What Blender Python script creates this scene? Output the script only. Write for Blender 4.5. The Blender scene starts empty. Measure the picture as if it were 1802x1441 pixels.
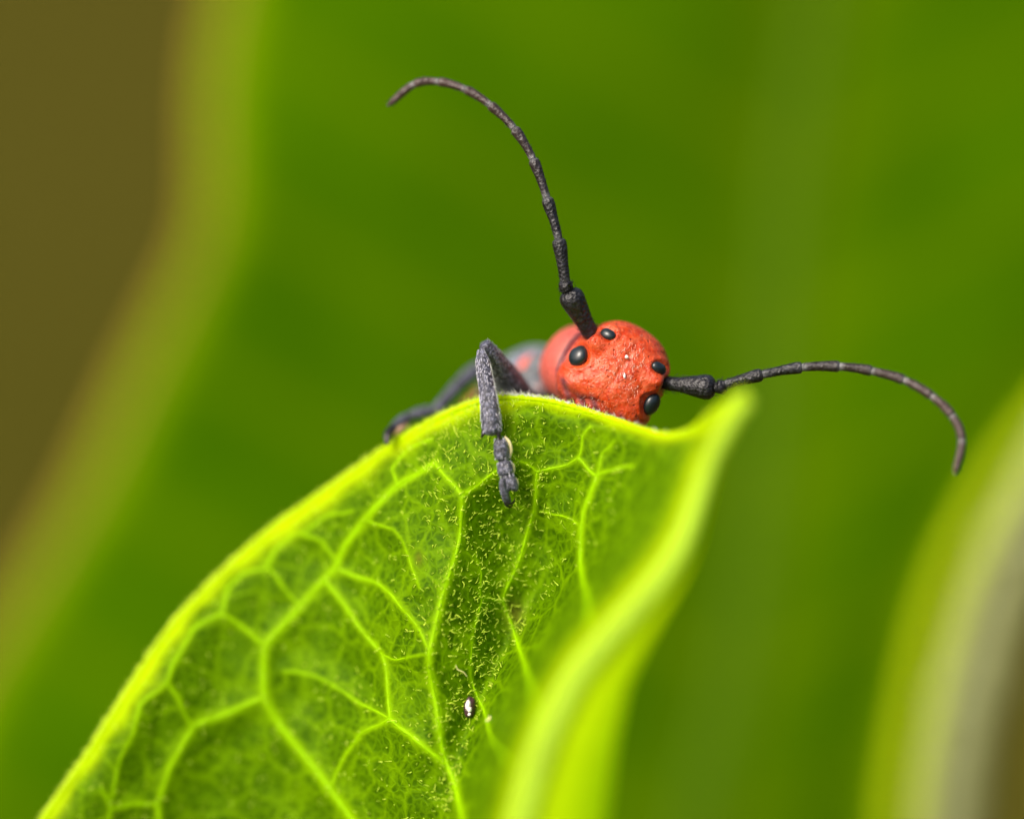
# Red longhorn beetle peeking over the edge of a hairy leaf.  1 Blender unit = 1 millimetre.
import bpy, math, random
import numpy as np
from mathutils import Vector, kdtree

random.seed(7)
rng = np.random.default_rng(7)
scene = bpy.context.scene
scene.unit_settings.system = 'METRIC'
scene.unit_settings.scale_length = 0.001
COL = scene.collection

# ------------------------------------------------------------------ camera
D = 160.0                      # camera to the beetle's face
WIDTH = 24.0                   # width of the picture at that distance
K = WIDTH / 1802.0             # millimetres per photo pixel in the plane of focus
PITCH = math.radians(20)
HEIGHT = 520.0                 # the beetle sits half a metre above the ground
F_ = np.array([0, math.cos(PITCH), -math.sin(PITCH)])
U_ = np.array([0, math.sin(PITCH), math.cos(PITCH)])
R_ = np.array([1.0, 0, 0])
TARGET = np.array([0.0, 0.0, HEIGHT])
CAM = TARGET - F_ * D
cam_data = bpy.data.cameras.new('camera')
cam = bpy.data.objects.new('camera', cam_data)
COL.objects.link(cam)
cam.location = CAM
cam.rotation_euler = (math.pi / 2 - PITCH, 0, 0)
cam_data.sensor_width = 36
cam_data.lens = 36 * D / WIDTH
cam_data.clip_start = 1
cam_data.clip_end = 3e6
cam_data.dof.use_dof = True
cam_data.dof.focus_distance = D
APERTURE = 15.5                # opening of the lens in mm
cam_data.dof.aperture_fstop = cam_data.lens * 1e-3 / APERTURE
scene.camera = cam

# ------------------------------------------------------------------ sky, sun, exposure
SUN = Vector((-0.52, -0.40, 0.76)).normalized()
world = bpy.data.worlds.new('World')
scene.world = world
world.use_nodes = True
wn = world.node_tree
sky = wn.nodes.new('ShaderNodeTexSky')
sky.sky_type = 'NISHITA'
sky.sun_disc = False
sky.sun_elevation = math.asin(SUN.z)
sky.sun_rotation = math.atan2(SUN.x, SUN.y)
sky.air_density = 0.7
sky.dust_density = 8.0
sky.ozone_density = 0.0
wn.nodes['Background'].inputs['Strength'].default_value = 0.12
wn.links.new(sky.outputs[0], wn.nodes['Background'].inputs['Color'])
sun_data = bpy.data.lights.new('sun', 'SUN')
sun_data.energy = 1.5
sun_data.angle = math.radians(22)
sun_data.color = (1.0, 0.95, 0.86)
sun = bpy.data.objects.new('sun', sun_data)
COL.objects.link(sun)
sun.rotation_euler = SUN.to_track_quat('Z', 'Y').to_euler()
scene.view_settings.view_transform = 'Standard'
scene.view_settings.look = 'None'
scene.view_settings.gamma = 1
scene.view_settings.use_curve_mapping = False
scene.view_settings.exposure = 0.72
scene.cycles.use_denoising = True
scene.cycles.max_bounces = 8
scene.cycles.transmission_bounces = 6
scene.cycles.sample_clamp_indirect = 6

# ------------------------------------------------------------------ helpers
def P(px, py, d):
    """photo pixel + distance behind the plane of focus (mm) -> point in the place"""
    px, py, d = np.asarray(px, float), np.asarray(py, float), np.asarray(d, float)
    s = (D + d) / D * K
    x, u = (px - 901.0) * s, (720.5 - py) * s
    return CAM + x[..., None] * R_ + u[..., None] * U_ + (D + d)[..., None] * F_

def V(x, u, f):
    """direction: right, up, away"""
    return x * R_ + u * U_ + f * F_

def root(name, label, cat, loc, group=None):
    o = bpy.data.objects.new(name, None)
    o.empty_display_size = 0.5
    COL.objects.link(o)
    o.location = loc
    o['label'] = label
    o['category'] = cat
    if group:
        o['group'] = group
    return o

def origin_of(o):
    while o is not None and o.parent is not None:
        o = o.parent
    return np.array(o.location) if o is not None else np.zeros(3)

def mesh_obj(name, verts, faces, mat, parent=None, smooth=True, label=None, kind=None, attrs=None):
    verts = np.asarray(verts, float)
    if parent is not None:
        verts = verts - origin_of(parent)
    me = bpy.data.meshes.new(name)
    faces = np.asarray(faces) if not isinstance(faces, list) else faces
    me.from_pydata(verts.tolist(), [], faces if isinstance(faces, list) else faces.tolist())
    if attrs:
        for k, v in attrs.items():
            a = me.attributes.new(k, 'FLOAT', 'POINT')
            a.data.foreach_set('value', np.asarray(v, np.float32))
    if smooth:
        me.polygons.foreach_set('use_smooth', [True] * len(me.polygons))
    me.materials.append(mat)
    me.update()
    o = bpy.data.objects.new(name, me)
    COL.objects.link(o)
    if parent is not None:
        o.parent = parent
    if label:
        o['label'] = label
    if kind:
        o['kind'] = kind
    return o

def catmull(pts, n):
    pts = np.asarray(pts, float)
    p = np.vstack([2 * pts[0] - pts[1], pts, 2 * pts[-1] - pts[-2]])
    m = len(pts) - 1
    t = np.linspace(0, m, n)
    i = np.minimum(t.astype(int), m - 1)
    f = (t - i)[:, None]
    a, b, c, d = p[i], p[i + 1], p[i + 2], p[i + 3]
    return 0.5 * (2 * b + (c - a) * f + (2 * a - 5 * b + 4 * c - d) * f ** 2 + (3 * b - a - 3 * c + d) * f ** 3)

def tube(pts, rad, sides=10, flat=None, flat_dir=None, closed_tip=True):
    """tapered tube along points; flat = ratio of thickness along flat_dir"""
    pts = np.asarray(pts, float)
    n = len(pts)
    rad = np.broadcast_to(np.asarray(rad, float), (n,))
    tan = np.gradient(pts, axis=0)
    tan /= np.linalg.norm(tan, axis=1)[:, None] + 1e-12
    ref = np.array(flat_dir if flat_dir is not None else F_, float)
    verts, faces = [], []
    prev = None
    for i in range(n):
        if prev is None or flat_dir is not None:
            a = np.cross(tan[i], ref)
            if np.linalg.norm(a) < 1e-3:
                a = np.cross(tan[i], U_)
        else:
            a = prev - tan[i] * prev.dot(tan[i])
        a /= np.linalg.norm(a)
        prev = a
        b = np.cross(a, tan[i])
        fl = flat if flat is not None else 1.0
        for j in range(sides):
            th = 2 * math.pi * j / sides
            verts.append(pts[i] + rad[i] * (math.cos(th) * a + fl * math.sin(th) * b))
    for i in range(n - 1):
        for j in range(sides):
            k = (j + 1) % sides
            faces.append([i * sides + j, i * sides + k, (i + 1) * sides + k, (i + 1) * sides + j])
    if closed_tip:
        c = len(verts)
        verts.append(pts[0] - tan[0] * rad[0] * 0.35)
        verts.append(pts[-1] + tan[-1] * rad[-1] * 0.35)
        for j in range(sides):
            k = (j + 1) % sides
            faces.append([c, k, j])
            faces.append([c + 1, (n - 1) * sides + j, (n - 1) * sides + k])
    return np.array(verts), faces

def join(parts):
    vs, fs, off = [], [], 0
    for v, f in parts:
        vs.append(np.asarray(v))
        fs += [[i + off for i in q] for q in f]
        off += len(v)
    return np.vstack(vs), fs

def ball(center, axes, nu=32, nv=20, shape=None):
    """sphere with axes rows a,b,c (vectors), optional shape(dirs)->radius factor"""
    a, b, c = [np.asarray(x, float) for x in axes]
    th = np.linspace(0, math.pi, nv + 1)[1:-1]
    ph = np.linspace(0, 2 * math.pi, nu, endpoint=False)
    T, Q = np.meshgrid(th, ph, indexing='ij')
    dirs = np.stack([np.sin(T) * np.cos(Q), np.sin(T) * np.sin(Q), np.cos(T)], -1).reshape(-1, 3)
    dirs = np.vstack([dirs, [0, 0, 1], [0, 0, -1]])
    r = shape(dirs) if shape else np.ones(len(dirs))
    v = center + (dirs[:, :1] * a + dirs[:, 1:2] * b + dirs[:, 2:3] * c) * r[:, None]
    fs = []
    m = nv - 1
    for i in range(m - 1):
        for j in range(nu):
            k = (j + 1) % nu
            fs.append([i * nu + j, (i + 1) * nu + j, (i + 1) * nu + k, i * nu + k])
    top, bot = m * nu, m * nu + 1
    for j in range(nu):
        k = (j + 1) % nu
        fs.append([top, j, k])
        fs.append([bot, (m - 1) * nu + k, (m - 1) * nu + j])
    return v, fs

def hairs(roots, dirs, lengths, radius, curl, segs=4, bend=None):
    """many thin three-sided curved hairs as one vertex/face list (numpy)"""
    n = len(roots)
    d = dirs / (np.linalg.norm(dirs, axis=1)[:, None] + 1e-9)
    side = np.cross(d, rng.normal(size=(n, 3)))
    side /= np.linalg.norm(side, axis=1)[:, None] + 1e-9
    if bend is None:
        bend = side
    pts = np.zeros((n, segs + 1, 3))
    pts[:, 0] = roots
    cur = d.copy()
    step = (lengths / segs)[:, None]
    wig = rng.normal(size=(n, 3)) * 0.25
    for i in range(segs):
        pts[:, i + 1] = pts[:, i] + cur * step
        cur = cur + bend * curl[:, None] + wig * (0.6 if i % 2 else -0.3)
        cur /= np.linalg.norm(cur, axis=1)[:, None]
    radius = np.broadcast_to(np.asarray(radius, float), (n,))
    b = np.cross(d, side)
    vs = np.zeros((n, segs + 1, 3, 3))
    for i in range(segs + 1):
        rr = radius * (1.0 - 0.75 * (i / segs) ** 1.5)
        for j in range(3):
            th = 2 * math.pi * j / 3
            vs[:, i, j] = pts[:, i] + rr[:, None] * (math.cos(th) * side + math.sin(th) * b)
    verts = vs.reshape(-1, 3)
    base = (np.arange(n) * (segs + 1) * 3)[:, None]
    q = []
    for i in range(segs):
        for j in range(3):
            k = (j + 1) % 3
            q.append([i * 3 + j, i * 3 + k, (i + 1) * 3 + k, (i + 1) * 3 + j])
    q = np.array(q)
    faces = (base[:, :, None] + q[None]).reshape(-1, 4)
    return verts, faces

def sstep(a, b, x):
    t = np.clip((x - a) / (b - a), 0, 1)
    return t * t * (3 - 2 * t)

# ------------------------------------------------------------------ material helpers
def new_mat(name):
    m = bpy.data.materials.new(name)
    m.use_nodes = True
    nt = m.node_tree
    nt.nodes.clear()
    out = nt.nodes.new('ShaderNodeOutputMaterial')
    return m, nt, out

def N(nt, typ, **kw):
    n = nt.nodes.new(typ)
    for k, v in kw.items():
        if k in n.inputs:
            n.inputs[k].default_value = v
        else:
            setattr(n, k, v)
    return n

def mixc(nt, fac, a, b, blend='MIX'):
    n = nt.nodes.new('ShaderNodeMix')
    n.data_type = 'RGBA'
    n.blend_type = blend
    for sock, val in ((n.inputs[0], fac), (n.inputs[6], a), (n.inputs[7], b)):
        if hasattr(val, 'is_output'):
            nt.links.new(val, sock)
        elif isinstance(val, (int, float)):
            sock.default_value = val
        else:
            sock.default_value = (*val, 1)
    return n.outputs[2]

def math_n(nt, op, a, b=0.0, c=None, clamp=False):
    n = nt.nodes.new('ShaderNodeMath')
    n.operation = op
    n.use_clamp = clamp
    for i, val in enumerate((a, b) if c is None else (a, b, c)):
        if hasattr(val, 'is_output'):
            nt.links.new(val, n.inputs[i])
        else:
            n.inputs[i].default_value = val
    return n.outputs[0]

def ramp(nt, fac, lo, hi):
    n = nt.nodes.new('ShaderNodeMapRange')
    n.interpolation_type = 'SMOOTHSTEP'
    nt.links.new(fac, n.inputs[0])
    n.inputs[1].default_value = lo
    n.inputs[2].default_value = hi
    return n.outputs[0]

def obj_coord(nt):
    return nt.nodes.new('ShaderNodeTexCoord').outputs['Object']

def noise(nt, vec, scale, detail=3, rough=0.55):
    n = N(nt, 'ShaderNodeTexNoise', Scale=scale, Detail=detail, Roughness=rough)
    nt.links.new(vec, n.inputs['Vector'])
    return n.outputs['Fac']

def voro(nt, vec, scale, feature='F1', rnd=1.0):
    n = N(nt, 'ShaderNodeTexVoronoi', Scale=scale, Randomness=rnd)
    n.feature = feature
    nt.links.new(vec, n.inputs['Vector'])
    return n.outputs['Distance']

def attr(nt, name):
    n = nt.nodes.new('ShaderNodeAttribute')
    n.attribute_name = name
    return n.outputs['Fac']

def bump(nt, height, strength, dist):
    n = N(nt, 'ShaderNodeBump', Strength=strength, Distance=dist)
    nt.links.new(height, n.inputs['Height'])
    return n.outputs['Normal']

def leaf_shader(nt, out, col, tcol, trans, rough=0.5, spec=0.3, normal=None, sheen=0.0):
    p = N(nt, 'ShaderNodeBsdfPrincipled', Roughness=rough)
    p.inputs['Specular IOR Level'].default_value = spec
    p.inputs['Sheen Weight'].default_value = sheen
    p.inputs['Sheen Tint'].default_value = (0.8, 1.0, 0.3, 1)
    t = N(nt, 'ShaderNodeBsdfTranslucent')
    mx = N(nt, 'ShaderNodeMixShader')
    mx.inputs[0].default_value = trans
    for s, val in ((p.inputs['Base Color'], col), (t.inputs['Color'], tcol)):
        if hasattr(val, 'is_output'):
            nt.links.new(val, s)
        else:
            s.default_value = (*val, 1)
    if normal is not None:
        nt.links.new(normal, p.inputs['Normal'])
        nt.links.new(normal, t.inputs['Normal'])
    nt.links.new(p.outputs[0], mx.inputs[1])
    nt.links.new(t.outputs[0], mx.inputs[2])
    nt.links.new(mx.outputs[0], out.inputs[0])

# leaf blade with pale veins
def make_blade_mat():
    m, nt, out = new_mat('leaf_blade')
    co = obj_coord(nt)
    vein = attr(nt, 'vein')
    rim = attr(nt, 'rim')
    spot = attr(nt, 'spot')
    wob = N(nt, 'ShaderNodeTexNoise', Scale=2.2, Detail=2)
    nt.links.new(co, wob.inputs['Vector'])
    va = N(nt, 'ShaderNodeVectorMath', operation='MULTIPLY_ADD')
    nt.links.new(wob.outputs['Color'], va.inputs[0])
    va.inputs[1].default_value = (0.35, 0.35, 0.35)
    nt.links.new(co, va.inputs[2])
    cell = voro(nt, va.outputs[0], 1.15, 'DISTANCE_TO_EDGE')
    cell2 = voro(nt, va.outputs[0], 4.3, 'DISTANCE_TO_EDGE')
    net = math_n(nt, 'SUBTRACT', 1.0, ramp(nt, cell, 0.0, 0.11))
    net2 = math_n(nt, 'SUBTRACT', 1.0, ramp(nt, cell2, 0.0, 0.22))
    mott = noise(nt, co, 5.0, 4, 0.65)
    big = noise(nt, co, 0.5, 2)
    base = mixc(nt, ramp(nt, mott, 0.36, 0.68), (0.046, 0.124, 0.0003), (0.108, 0.236, 0.0003))
    base = mixc(nt, math_n(nt, 'MULTIPLY', ramp(nt, big, 0.35, 0.7), 0.4), base, (0.10, 0.235, 0.0004))
    base = mixc(nt, math_n(nt, 'MULTIPLY', net2, 0.34), base, (0.21, 0.43, 0.0004))
    base = mixc(nt, math_n(nt, 'MULTIPLY', net, 0.42), base, (0.27, 0.52, 0.0004))
    base = mixc(nt, vein, base, (0.36, 0.69, 0.0006))
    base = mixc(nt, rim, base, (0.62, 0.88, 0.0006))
    base = mixc(nt, spot, base, (0.16, 0.11, 0.02))
    h = math_n(nt, 'ADD', math_n(nt, 'MULTIPLY', net2, 0.5), math_n(nt, 'MULTIPLY', mott, 1.0))
    nm = bump(nt, h, 0.5, 0.03)
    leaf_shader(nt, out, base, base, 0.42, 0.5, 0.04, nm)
    return m

def make_vein_mat(name, col, trans=0.35):
    m, nt, out = new_mat(name)
    co = obj_coord(nt)
    n1 = noise(nt, co, 6.0, 3)
    n0 = noise(nt, co, 1.3, 3)
    c = mixc(nt, n1, tuple(x * 0.8 for x in col), tuple(min(1, x * 1.15) for x in col))
    c = mixc(nt, math_n(nt, 'MULTIPLY', ramp(nt, n0, 0.45, 0.7), 0.35), c, tuple(x * 0.6 for x in col))
    leaf_shader(nt, out, c, c, trans, 0.5, 0.06, bump(nt, n1, 0.3, 0.03))
    return m

def make_hair_mat(name, col, trans=0.5):
    m, nt, out = new_mat(name)
    leaf_shader(nt, out, col, col, trans, 0.35, 0.2)
    return m

M_BLADE = make_blade_mat()
M_VEIN = make_vein_mat('leaf_vein', (0.36, 0.69, 0.0006))
M_MIDRIB = make_vein_mat('leaf_midrib', (0.52, 0.78, 0.05), 0.35)
M_RIM = make_vein_mat('leaf_margin', (0.64, 0.88, 0.0006), 0.4)
M_LHAIR = make_hair_mat('leaf_hair', (0.74, 0.94, 0.08), 0.3)
M_WHAIR = make_hair_mat('pale_hair', (0.85, 0.87, 0.82), 0.4)

def make_back_leaf_mat():
    m, nt, out = new_mat('back_leaf_blade')
    co = obj_coord(nt)
    big = noise(nt, co, 0.11, 3)
    rim = attr(nt, 'rim')
    vein = attr(nt, 'vein')
    c = mixc(nt, ramp(nt, big, 0.3, 0.7), (0.038, 0.112, 0.0002), (0.062, 0.158, 0.0002))
    c = mixc(nt, vein, c, (0.088, 0.175, 0.0003))
    c = mixc(nt, rim, c, (0.25, 0.42, 0.0006))
    leaf_shader(nt, out, c, c, 0.35, 0.6, 0.0)
    return m

M_BACK = make_back_leaf_mat()
M_BACKRIM = make_vein_mat('back_leaf_margin', (0.46, 0.36, 0.04), 0.3)
M_BACKRIB = make_vein_mat('back_leaf_midrib', (0.072, 0.165, 0.0003), 0.3)

def make_ground_mat():
    m, nt, out = new_mat('dry_ground')
    co = obj_coord(nt)
    a = noise(nt, co, 0.004, 4)
    b = noise(nt, co, 0.05, 5)
    c = mixc(nt, ramp(nt, a, 0.35, 0.65), (0.046, 0.045, 0.0045), (0.062, 0.054, 0.008))
    c = mixc(nt, math_n(nt, 'MULTIPLY', ramp(nt, b, 0.45, 0.7), 0.5), c, (0.078, 0.070, 0.012))
    p = N(nt, 'ShaderNodeBsdfPrincipled', Roughness=0.95)
    p.inputs['Specular IOR Level'].default_value = 0.0
    nt.links.new(c, p.inputs['Base Color'])
    nt.links.new(bump(nt, b, 0.6, 6.0), p.inputs['Normal'])
    nt.links.new(p.outputs[0], out.inputs[0])
    return m

def make_body_mat():
    m, nt, out = new_mat('beetle_body')
    co = obj_coord(nt)
    red = attr(nt, 'red')
    pink = attr(nt, 'pink')
    dark = attr(nt, 'dark')
    n1 = noise(nt, co, 2.6, 3)
    n2 = noise(nt, co, 9.0, 4, 0.7)
    wv = N(nt, 'ShaderNodeTexNoise', Scale=5.0, Detail=2)
    nt.links.new(co, wv.inputs['Vector'])
    va = N(nt, 'ShaderNodeVectorMath', operation='MULTIPLY_ADD')
    nt.links.new(wv.outputs['Color'], va.inputs[0])
    va.inputs[1].default_value = (0.22, 0.22, 0.22)
    nt.links.new(co, va.inputs[2])
    pit = voro(nt, va.outputs[0], 8.5)
    pits = math_n(nt, 'SUBTRACT', 1.0, ramp(nt, pit, 0.08, 0.24))
    wr = voro(nt, va.outputs[0], 5.0, 'DISTANCE_TO_EDGE')
    wrk = math_n(nt, 'SUBTRACT', 1.0, ramp(nt, wr, 0.0, 0.10))
    n5 = noise(nt, co, 5.5, 4, 0.6)
    c = mixc(nt, ramp(nt, n1, 0.38, 0.62), (0.44, 0.030, 0.0004), (0.54, 0.050, 0.003))
    pk = math_n(nt, 'MULTIPLY', ramp(nt, n5, 0.40, 0.58), math_n(nt, 'ADD', 0.30, math_n(nt, 'MULTIPLY', pink, 0.65)), clamp=True)
    c = mixc(nt, pk, c, (0.66, 0.125, 0.048))
    c = mixc(nt, math_n(nt, 'MULTIPLY', ramp(nt, n2, 0.50, 0.70), 0.55), c, (0.72, 0.175, 0.075))
    c = mixc(nt, math_n(nt, 'MULTIPLY', attr(nt, 'collar'), 0.7), c, (0.58, 0.125, 0.105))
    c = mixc(nt, math_n(nt, 'MULTIPLY', wrk, 0.10), c, (0.36, 0.02, 0.004))
    c = mixc(nt, math_n(nt, 'MULTIPLY', pits, 0.6), c, (0.20, 0.010, 0.004))
    c = mixc(nt, dark, c, (0.13, 0.030, 0.038))
    g = mixc(nt, ramp(nt, n2, 0.35, 0.7), (0.05, 0.056, 0.062), (0.24, 0.26, 0.28))
    c = mixc(nt, red, g, c)
    p = N(nt, 'ShaderNodeBsdfPrincipled', Roughness=0.33)
    p.inputs['Specular IOR Level'].default_value = 0.4
    p.inputs['Sheen Weight'].default_value = 0.04
    p.inputs['Sheen Roughness'].default_value = 0.4
    p.inputs['Sheen Tint'].default_value = (1, 0.75, 0.68, 1)
    p.inputs['Subsurface Weight'].default_value = 0.08
    p.inputs['Subsurface Radius'].default_value = (0.25, 0.08, 0.04)
    nt.links.new(c, p.inputs['Base Color'])
    h = math_n(nt, 'SUBTRACT', math_n(nt, 'MULTIPLY', n2, 1.0), math_n(nt, 'MULTIPLY', pits, 0.9))
    n3 = noise(nt, co, 4.5, 2)
    h = math_n(nt, 'ADD', math_n(nt, 'SUBTRACT', h, math_n(nt, 'MULTIPLY', wrk, 0.12)), math_n(nt, 'MULTIPLY', n3, 1.2))
    nt.links.new(bump(nt, h, 1.0, 0.024), p.inputs['Normal'])
    nt.links.new(p.outputs[0], out.inputs[0])
    return m

def make_chitin(name, dark, light, rough=0.42, scale=9.0, sheen=0.3, ringed=False, tip=None):
    m, nt, out = new_mat(name)
    co = obj_coord(nt)
    n2 = noise(nt, co, scale, 4, 0.7)
    v = voro(nt, co, scale * 1.4)
    c = mixc(nt, ramp(nt, n2, 0.42, 0.72), dark, light)
    if tip:
        c = mixc(nt, attr(nt, 'tip'), c, tip)
    if ringed:
        c = mixc(nt, attr(nt, 'ring'), c, (0.27, 0.28, 0.29))
    p = N(nt, 'ShaderNodeBsdfPrincipled', Roughness=rough)
    p.inputs['Sheen Weight'].default_value = sheen
    p.inputs['Sheen Tint'].default_value = (0.86, 0.88, 1.0, 1)
    nt.links.new(c, p.inputs['Base Color'])
    h = math_n(nt, 'ADD', n2, math_n(nt, 'MULTIPLY', v, 0.7))
    nt.links.new(bump(nt, h, 0.8, 0.04), p.inputs['Normal'])
    nt.links.new(p.outputs[0], out.inputs[0])
    return m

def make_plain(name, col, rough, spec=0.5, coat=0.0, var=0.15, scale=8.0):
    m, nt, out = new_mat(name)
    co = obj_coord(nt)
    n = noise(nt, co, scale, 3)
    c = mixc(nt, n, tuple(x * (1 - var) for x in col), tuple(min(1, x * (1 + var)) for x in col))
    p = N(nt, 'ShaderNodeBsdfPrincipled', Roughness=rough)
    p.inputs['Specular IOR Level'].default_value = spec
    p.inputs['Coat Weight'].default_value = coat
    nt.links.new(c, p.inputs['Base Color'])
    nt.links.new(p.outputs[0], out.inputs[0])
    return m

def make_elytra_mat():
    m, nt, out = new_mat('wing_cover')
    co = obj_coord(nt)
    n2 = noise(nt, co, 10.0, 4, 0.65)
    c = mixc(nt, n2, (0.55, 0.05, 0.02), (0.72, 0.14, 0.08))
    g = mixc(nt, ramp(nt, n2, 0.4, 0.65), (0.06, 0.075, 0.10), (0.24, 0.28, 0.35))
    c = mixc(nt, attr(nt, 'black'), c, g)
    p = N(nt, 'ShaderNodeBsdfPrincipled', Roughness=0.45)
    p.inputs['Sheen Weight'].default_value = 0.3
    nt.links.new(c, p.inputs['Base Color'])
    nt.links.new(bump(nt, n2, 0.5, 0.03), p.inputs['Normal'])
    nt.links.new(p.outputs[0], out.inputs[0])
    return m

M_BODY = make_body_mat()
M_ELYTRA = make_elytra_mat()
M_EYE = make_plain('beetle_eye', (0.006, 0.014, 0.018), 0.33, 0.7, 0.0)
M_ANT = make_chitin('antenna_black', (0.006, 0.006, 0.007), (0.028, 0.028, 0.036), 0.33, 9.0, 0.0, True, (0.055, 0.032, 0.027))
M_LEG = make_chitin('leg_grey', (0.022, 0.023, 0.034), (0.20, 0.21, 0.30), 0.30, 12.0, 0.12)
M_PAD = make_plain('foot_pad', (0.80, 0.70, 0.36), 0.6)
M_PINKPAD = make_plain('pink_pad', (0.72, 0.42, 0.32), 0.6)
M_CLAW = make_plain('claw', (0.012, 0.010, 0.012), 0.3)
M_BRISTLE = make_plain('bristle', (0.012, 0.012, 0.014), 0.5)
M_HEADHAIR = make_plain('head_bristle', (0.92, 0.62, 0.50), 0.4)
M_SPECK = make_plain('white_speck', (0.85, 0.82, 0.78), 0.4)
M_EGG = make_plain('seed_brown', (0.055, 0.022, 0.028), 0.3, 0.5, 0.2)
M_CREAM = make_plain('cream_fleck', (0.80, 0.78, 0.30), 0.5)

# ------------------------------------------------------------------ ground
GS = 2.0e5
gn = 40
gx = np.sign(np.linspace(-1, 1, gn + 1)) * np.abs(np.linspace(-1, 1, gn + 1)) ** 4 * GS
GX, GY = np.meshgrid(gx, gx, indexing='ij')
rr = np.hypot(GX, GY)
GZ = 12 * np.sin(GX / 170.0 + 1) * np.cos(GY / 230.0) * np.exp(-rr / 8000) + 25 * np.sin(GX / 900) * np.sin(GY / 1100 + 2) * np.exp(-rr / 20000)
gv = np.stack([GX, GY, GZ], -1).reshape(-1, 3)
gf = [[i * (gn + 1) + j, (i + 1) * (gn + 1) + j, (i + 1) * (gn + 1) + j + 1, i * (gn + 1) + j + 1] for i in range(gn) for j in range(gn)]
g = mesh_obj('ground', gv, gf, make_ground_mat(), kind='structure')

# ------------------------------------------------------------------ the leaf behind
BD = 25.0
Lp = np.array([(430, -500), (385, -100), (369, 0), (350, 90), (342, 200), (342, 310), (325, 430), (272, 545), (225, 640), (165, 770),
               (105, 890), (40, 1000), (-10, 1080), (-90, 1220), (-160, 1400), (-200, 1600), (-210, 2000)], float)
Rp = np.array([(2500, -500), (2400, 0), (2200, 400), (1950, 640), (1802, 815), (1745, 905), (1695, 1010), (1652, 1150), (1622, 1300),
               (1602, 1441), (1592, 1600), (1600, 2000)], float)
Cp = np.array([(1500, -500), (1445, 0), (1400, 300), (1372, 600), (1345, 900), (1300, 1200), (1240, 1441), (1150, 2000)], float)
Lp[:, 0] += 22
Rp[:, 0] -= 12
def smooth_interp(y, pts):
    c = catmull(pts, 400)
    return np.interp(y, c[:, 1], c[:, 0])
def back_depth(px, py):
    c = smooth_interp(py, Cp)
    u = (px - c) / 900.0
    return BD + 0.5 * np.exp(-(u / 0.16) ** 2) + 1.3 * u ** 2 - 0.2 * u ** 3 + 0.8 * np.sin(py / 210.0 + np.abs(u) * 4.0) * np.clip(np.abs(u), 0, 1) + 0.35 * np.sin(px / 190.0 + py / 400.0) - (py - 700) * 0.0016
bleaf = root('background_leaf', 'broad out-of-focus green leaf filling the view behind the beetle', 'leaf', P(1300, 2000, BD + 2))
ny, nx = 160, 160
yy = np.linspace(-500, 2000, ny)
ss = np.linspace(0, 1, nx)
YY, SS = np.meshgrid(yy, ss, indexing='ij')
XL, XR = smooth_interp(yy, Lp)[:, None], smooth_interp(yy, Rp)[:, None]
XX = XL + (XR - XL) * SS
DD = back_depth(XX, YY)
edge = np.minimum(XX - XL, XR - XX)
bf = [[i * nx + j, i * nx + j + 1, (i + 1) * nx + j + 1, (i + 1) * nx + j] for i in range(ny - 1) for j in range(nx - 1)]
cvein = np.exp(-((XX - smooth_interp(yy, Cp)[:, None]) / 120.0) ** 2)
lat = np.abs(((YY + np.abs(XX - smooth_interp(yy, Cp)[:, None]) * 0.55) / 300.0) % 1.0 - 0.5)
lat = 0.7 * np.exp(-((0.5 - lat) / 0.09) ** 2)
mesh_obj('blade', P(XX, YY, DD).reshape(-1, 3), bf, M_BACK, bleaf,
         attrs={'rim': np.exp(-(edge / 46.0) ** 2).ravel(), 'vein': np.clip(cvein * 0.8 + lat, 0, 1).ravel()})
M_BACKRIM2 = make_vein_mat('back_leaf_bright_margin', (0.58, 0.74, 0.006), 0.3)
for pts_, r_, m_ in ((Lp, 0.17, M_BACKRIM), (Rp, 0.34, M_BACKRIM2)):
    c = catmull(pts_, 120)
    v, f = tube(P(c[:, 0], c[:, 1], back_depth(c[:, 0], c[:, 1])), r_, 8)
    mesh_obj('leaf_margin', v, f, m_, bleaf)
c = catmull(Cp, 100)
v, f = tube(P(c[:, 0], c[:, 1], back_depth(c[:, 0], c[:, 1])), np.linspace(0.5, 0.7, 100), 16, 0.25)
mesh_obj('midrib', v, f, M_BACKRIB, bleaf)

stem = root('plant_stalk', 'pale grey-green blurred stalk beyond the yellow leaf edge', 'stalk', P(1700, 2300, 26))
c = catmull([(1672, 2300, 23), (1664, 1800, 23), (1674, 1441, 23), (1714, 1200, 23), (1796, 950, 23), (1970, 600, 23)], 60)
v, f = tube(P(c[:, 0], c[:, 1], c[:, 2]), np.linspace(0.75, 0.5, 60), 20)
mesh_obj('stem', v, f, make_vein_mat('dry_stem', (0.30, 0.33, 0.15), 0.0), stem)
for k_ in (18, 34, 47):
    v, f = ball(P(*[np.array(x) for x in c[k_]]), (V(0.82, 0, 0), V(0, 0.5, 0), V(0, 0, 0.82)), 20, 12)
    mesh_obj('stem_node', v, f, bpy.data.materials['dry_stem'], stem)

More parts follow.
